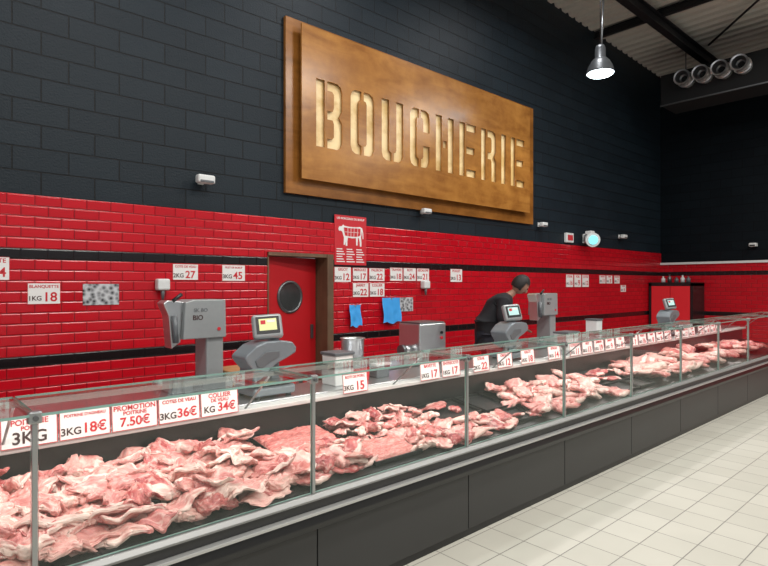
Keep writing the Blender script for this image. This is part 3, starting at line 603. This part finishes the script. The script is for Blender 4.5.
def scale(x,y,z,scr):
    t=thing('counter_scale',(x,y,z),'blue grey counter weighing scale with lit tilted display','scale','weighing scales along the service worktop')
    b=MB(); b.box(x-.15,x+.15,y-.13,y+.14,z+.015,z+.075,'scaleg',.02)
    for dx in (-.11,.11):
        for dy in (-.1,.1): b.cyl((x+dx,y+dy,z),(x+dx,y+dy,z+.02),.018,'blk')
    b.done('scale_base',t)
    b=MB(); b.box(x-.17,x+.13,y-.14,y+.12,z+.085,z+.097,'steel',.004); b.cyl((x-.02,y,z+.07),(x-.02,y,z+.09),.04,'blk'); b.done('weighing_pan',t)
    b=MB(); b.box(x+.05,x+.11,y+.0,y+.06,z+.07,z+.40,'greyd',.012); b.done('column',t)
    hp=[(-.19,.255),(-.175,.275),(-.11,.325),(-.04,.348),(.08,.348),(.15,.335),(.18,.30),(.175,.265),(.11,.235),(.03,.205),(-.02,.165),(-.08,.115),(-.12,.105),(-.14,.125),(-.13,.175),(-.17,.22)]
    b=MB(); b.prism([(x+p[0],z+p[1]) for p in hp],'Y',y-.09,y+.09,'scaleg',.009); b.done('printer_head',t)
    b=MB(); b.prism([(x-.11,z+.20),(x-.12,z+.235),(x-.05,z+.285),(x+.05,z+.285),(x+.05,z+.25),(x-.02,z+.22),(x-.07,z+.185)],'Y',y-.096,y-.088,'greyd',.003); b.done('keypad',t)
    pv=(x+.01,y-.02,z+.44)
    rt=Matrix.Rotation(math.radians(-22),4,'Z')@Matrix.Rotation(-.32,4,'X')@Matrix.Rotation(-.06,4,'Y')
    b=MB(); b.box(x-.09,x+.10,y-.045,y+.01,z+.355,z+.515,'grey',.022,rot=rt,pivot=pv); b.done('display_housing',t)
    b=MB(); b.box(x-.068,x+.078,y-.05,y-.044,z+.385,z+.495,'blk',rot=rt,pivot=pv); b.done('display_bezel',t)
    b=MB(); b.box(x-.05,x+.06,y-.053,y-.048,z+.405,z+.48,scr,rot=rt,pivot=pv); b.done('display_screen',t,label='glowing display screen')
    b=MB(); b.box(x-.04,x-.01,y-.055,y-.052,z+.445,z+.47,'redp',rot=rt,pivot=pv); b.box(x+.0,x+.05,y-.055,y-.052,z+.455,z+.47,'card',rot=rt,pivot=pv); b.done('screen_graphics',t)
    return t
scale(1.84,3.15,.9,'screen'); scale(4.49,3.15,.9,'screenb'); scale(8.28,3.15,.9,'screenb')
t=thing('meat_grinder',(3.88,3.7,.9),'plain stainless steel box shaped meat grinder with spout','meat grinder')
b=MB(); b.box(3.70,4.06,3.58,3.86,.93,1.24,'steel',.012); b.done('motor_housing',t)
for dx in (3.74,4.02):
    for dy in (3.62,3.82): b=MB(); b.cyl((dx,dy,.9),(dx,dy,.935),.02,'blk'); b.done('foot',t)
b=MB(); b.cyl((3.71,3.7,1.0),(3.60,3.7,1.0),.04,'steel'); b.cyl((3.61,3.7,1.0),(3.57,3.7,1.0),.05,'steel_d'); b.done('spout',t)
b=MB(); b.box(3.71,4.05,3.59,3.85,1.238,1.252,'steel_d',.004); b.done('lid',t)
b=MB(); b.cyl((3.99,3.578,1.1),(3.99,3.565,1.1),.014,'redp'); b.done('switch_button',t)
b=MB(); b.cyl((3.99,3.578,1.15),(3.99,3.565,1.15),.014,'blk'); b.done('switch_button',t)
def tub(x,y,z,w_,h,m,lab):
    t=thing('plastic_tub',(x,y,z),lab,'tub','tubs on the service counter')
    b=MB(); q=w_/2; b.prism([(x-q*.9,z),(x+q*.9,z),(x+q,z+h),(x-q,z+h)],'Y',y-.08,y+.08,m,.008); b.done('tub_body',t)
    b=MB(); b.box(x-q-.008,x+q+.008,y-.09,y+.09,z+h,z+h+.02,'greyd' if m!='greyd' else 'white',.005); b.done('lid',t)
tub(2.42,3.15,.9,.17,.12,'white','white plastic tub with grey lid on worktop'); tub(2.42,3.15,1.04,.16,.07,'card','pale plastic tub stacked on another tub')
tub(2.62,3.2,.9,.16,.10,'redp','red tub with dark lid on worktop'); tub(5.53,3.15,.9,.24,.18,'white','white plastic tub with dark lid beside scale'); tub(8.88,3.15,.9,.24,.15,'white','white plastic tub on distant worktop')
tub(7.25,3.72,.9,.16,.22,'white','tall white tub on work table'); tub(2.85,3.22,.9,.14,.09,'greyd','dark grey tub with white lid on worktop')
b=MB(); b.lathe([(.001,0),(.09,0),(.10,.24),(.11,.245),(.105,.25),(.092,.24),(.08,.02),(.001,.02)],(3.02,3.72,.9),'steel'); tag(b.done('steel_pot',origin=(3.02,3.72,.9)),'open stainless steel pot on work table','pot')
b=MB(); b.box(1.82,2.16,3.54,3.86,.9,1.0,'block_wood',.008); tag(b.done('chopping_block',origin=(1.99,3.7,.9)),'thick brown wooden chopping block behind scale','chopping block')
# ---------------------------------------------------------------- butcher
def bend(v):
    # stoop of the upper body over the table
    d=max(0,v[2]-1.12); return Vector((v[0],v[1]-d*.60,v[2]-d*.14))
def skin(name,pts,edges,rad,m,parent,sub=2):
    me=bpy.data.meshes.new(name); me.from_pydata([bend(p) for p in pts],edges,[])
    o=bpy.data.objects.new(name,me); COL.objects.link(o)
    md=o.modifiers.new('s','SKIN'); md.use_smooth_shade=True
    for i,r_ in enumerate(rad):
        rr=r_ if isinstance(r_,tuple) else (r_,r_); me.skin_vertices[0].data[i].radius=rr; me.skin_vertices[0].data[i].use_root=(i==0)
    o.modifiers.new('u','SUBSURF').levels=sub
    bpy.context.view_layer.update()
    m2=bpy.data.meshes.new_from_object(o.evaluated_get(bpy.context.evaluated_depsgraph_get())); bpy.data.objects.remove(o)
    m2.materials.clear(); m2.materials.append(M[m])
    for p in m2.polygons: p.use_smooth=True
    ob=bpy.data.objects.new(name,m2); COL.objects.link(ob); ob.parent=parent; return ob
pr=thing('person',(5.80,4.40,0),'butcher in black clothes stooping over the work table','person')
pr.rotation_euler=(0,0,.75); pr.scale=(1.07,1.07,1.07)
P=[(0,0,.90),(0,.0,1.05),(0,-.02,1.25),(0,-.05,1.36),(0,-.08,1.43),(0,-.11,1.48),
   (.10,0,.86),(.11,-.02,.48),(.11,.02,.09),(.11,-.14,.04),(-.10,0,.86),(-.11,-.02,.48),(-.11,.02,.09),(-.11,-.14,.04),
   (.17,-.05,1.32),(.24,-.12,1.10),(.14,-.32,1.0),(.12,-.39,.98),(-.17,-.05,1.32),(-.24,-.12,1.10),(-.14,-.32,1.0),(-.12,-.39,.98)]
E=[(0,1),(1,2),(2,3),(3,4),(4,5),(0,6),(6,7),(7,8),(8,9),(0,10),(10,11),(11,12),(12,13),(3,14),(14,15),(15,16),(16,17),(3,18),(18,19),(19,20),(20,21)]
RR=[(.12,.09),(.10,.08),(.12,.085),(.08,.06),(.042,.045),(.042,.045),.07,.05,.035,.03,.07,.05,.035,.03,.035,.032,.026,.03,.035,.032,.026,.03]
body=skin('body',P,E,RR,'skin',pr)
HC=bend((0,-.125,1.555)); HR=Matrix.Translation(HC)@Matrix.Rotation(.7,4,'X')
hb=bmesh.new(); hb.from_mesh(body.data)
def hadd(r,c,sc,sub=3):
    q=bmesh.ops.create_icosphere(hb,subdivisions=sub,radius=r,matrix=HR@Matrix.Translation(c)@Matrix.Diagonal((*sc,1)))
    for v in q['verts']:
        for f in v.link_faces: f.smooth=True
hadd(.1,(0,0,0),(.76,.92,1.15)); hadd(.016,(0,-.095,-.02),(.8,1,1.5),2); hadd(.022,(.078,.005,-.005),(.4,.8,1.3),2); hadd(.022,(-.078,.005,-.005),(.4,.8,1.3),2)
for sgn in (1,-1):
    for k in range(4):
        bx=sgn*.12+(k-1.5)*.02; L=(.07,.08,.075,.06)[k]
        for s0,s1,z0,z1 in ((0,.5,.98,.97),(.5,1,.97,.945)):
            a=Vector((bx,-.41-L*s0,z0)); c=Vector((bx,-.41-L*s1,z1)); d_=c-a
            bmesh.ops.create_cone(hb,cap_ends=True,segments=8,radius1=.0095,radius2=.008,depth=d_.length*1.1,matrix=Matrix.Translation((a+c)/2)@d_.to_track_quat('Z','Y').to_matrix().to_4x4())
    a=Vector((sgn*.09,-.39,.98)); c=Vector((sgn*.055,-.43,.96)); d_=c-a
    bmesh.ops.create_cone(hb,cap_ends=True,segments=8,radius1=.011,radius2=.009,depth=d_.length,matrix=Matrix.Translation((a+c)/2)@d_.to_track_quat('Z','Y').to_matrix().to_4x4())
hb.to_mesh(body.data); hb.free()
def onhead(b,name):
    b.bm.transform(HR); e_=b.done(name); e_.parent=pr
for sx in (.03,-.03): b=MB(); b.ball((sx,-.086,.008),.009,'inkb'); onhead(b,'eye')
b=MB(); b.ball((0,-.088,-.05),.014,'redp',(1.5,.5,.4)); onhead(b,'mouth')
hm=bmesh.new(); bmesh.ops.create_icosphere(hm,subdivisions=4,radius=.110)
hm.transform(Matrix.Diagonal((.82,.95,1.12,1)))
bmesh.ops.delete(hm,geom=[v for v in hm.verts if (v.co.y<-.04 and v.co.z<.035) or v.co.z<-.08],context='VERTS')
for f in hm.faces: f.smooth=True
hme=bpy.data.meshes.new('hair'); hm.transform(HR@Matrix.Translation((0,.01,.007))); hm.to_mesh(hme); hm.free(); hme.materials.append(M['hair'])
ho=bpy.data.objects.new('hair',hme); COL.objects.link(ho); ho.parent=pr
JP=[P[0],P[1],P[2],P[3],P[14],P[15],P[16],P[18],P[19],P[20],(0,.0,.78),(0,-.078,1.435)]
skin('jacket',JP,[(0,1),(1,2),(2,3),(3,4),(4,5),(5,6),(3,7),(7,8),(8,9),(0,10),(3,11)],[(.185,.155),(.175,.145),(.195,.15),(.16,.13),.085,.066,.048,.085,.066,.048,(.19,.16),(.075,.075)],'cloth',pr)
skin('trousers',[P[0],P[6],P[7],P[8],P[10],P[11],P[12]],[(0,1),(1,2),(2,3),(0,4),(4,5),(5,6)],[(.15,.12),.10,.075,.06,.10,.075,.06],'cloth2',pr)
for sx in (.11,-.11): b=MB(); b.box(sx-.045,sx+.045,-.2,.07,0,.09,'blk',.02); e_=b.done('shoe'); e_.parent=pr
# ---------------------------------------------------------------- lights
def area(x,y,z,sx,sy,p,c=(1,.97,.92),rot=(0,0,0)):
    l=bpy.data.lights.new('area','AREA'); l.shape='RECTANGLE'; l.size=sx; l.size_y=sy; l.energy=p; l.color=c
    o=bpy.data.objects.new('area_light_source',l); COL.objects.link(o); o.location=(x,y,z); o.rotation_euler=rot; return o
for x_,p_ in ((-1,135),(2.5,145),(6.5,125),(10.5,105)):
    area(x_,.6,6.0,1.6,.5,p_)
    area(x_+1,-2.5,6.0,1.6,.5,p_)
for x_,p_ in ((1.5,40),(4.5,44),(7.5,34)): area(x_,3.9,6.1,.5,.4,p_,(.97,.98,1))
for k in range(9):
    xm=(PT[k]+PT[k+1])/2+.6; area(xm,2.615,1.115,1.1,.03,3.0,(1,.92,.90))  # LED strips inside the case under the light bar, not ceiling lights
sp=bpy.data.lights.new('lamp_light','SPOT'); sp.energy=60; sp.spot_size=2.2; sp.shadow_soft_size=.15; so=bpy.data.objects.new('lamp_light_source',sp); COL.objects.link(so); so.location=(7.95,3.98,4.62)
W=bpy.data.worlds.new('w'); S.world=W; W.use_nodes=True; W.node_tree.nodes['Background'].inputs[0].default_value=(.93,.96,1,1); W.node_tree.nodes['Background'].inputs[1].default_value=.34
# ---------------------------------------------------------------- camera
cd=bpy.data.cameras.new('cam'); cd.sensor_width=36; cd.lens=36*560/768; cd.shift_y=2/768; cd.clip_start=.05
co=bpy.data.objects.new('camera',cd); COL.objects.link(co); co.location=(0,0,1.6); co.rotation_euler=(math.pi/2,0,-math.atan2(.673,.740)); S.camera=co
print('MEAT',cnt)
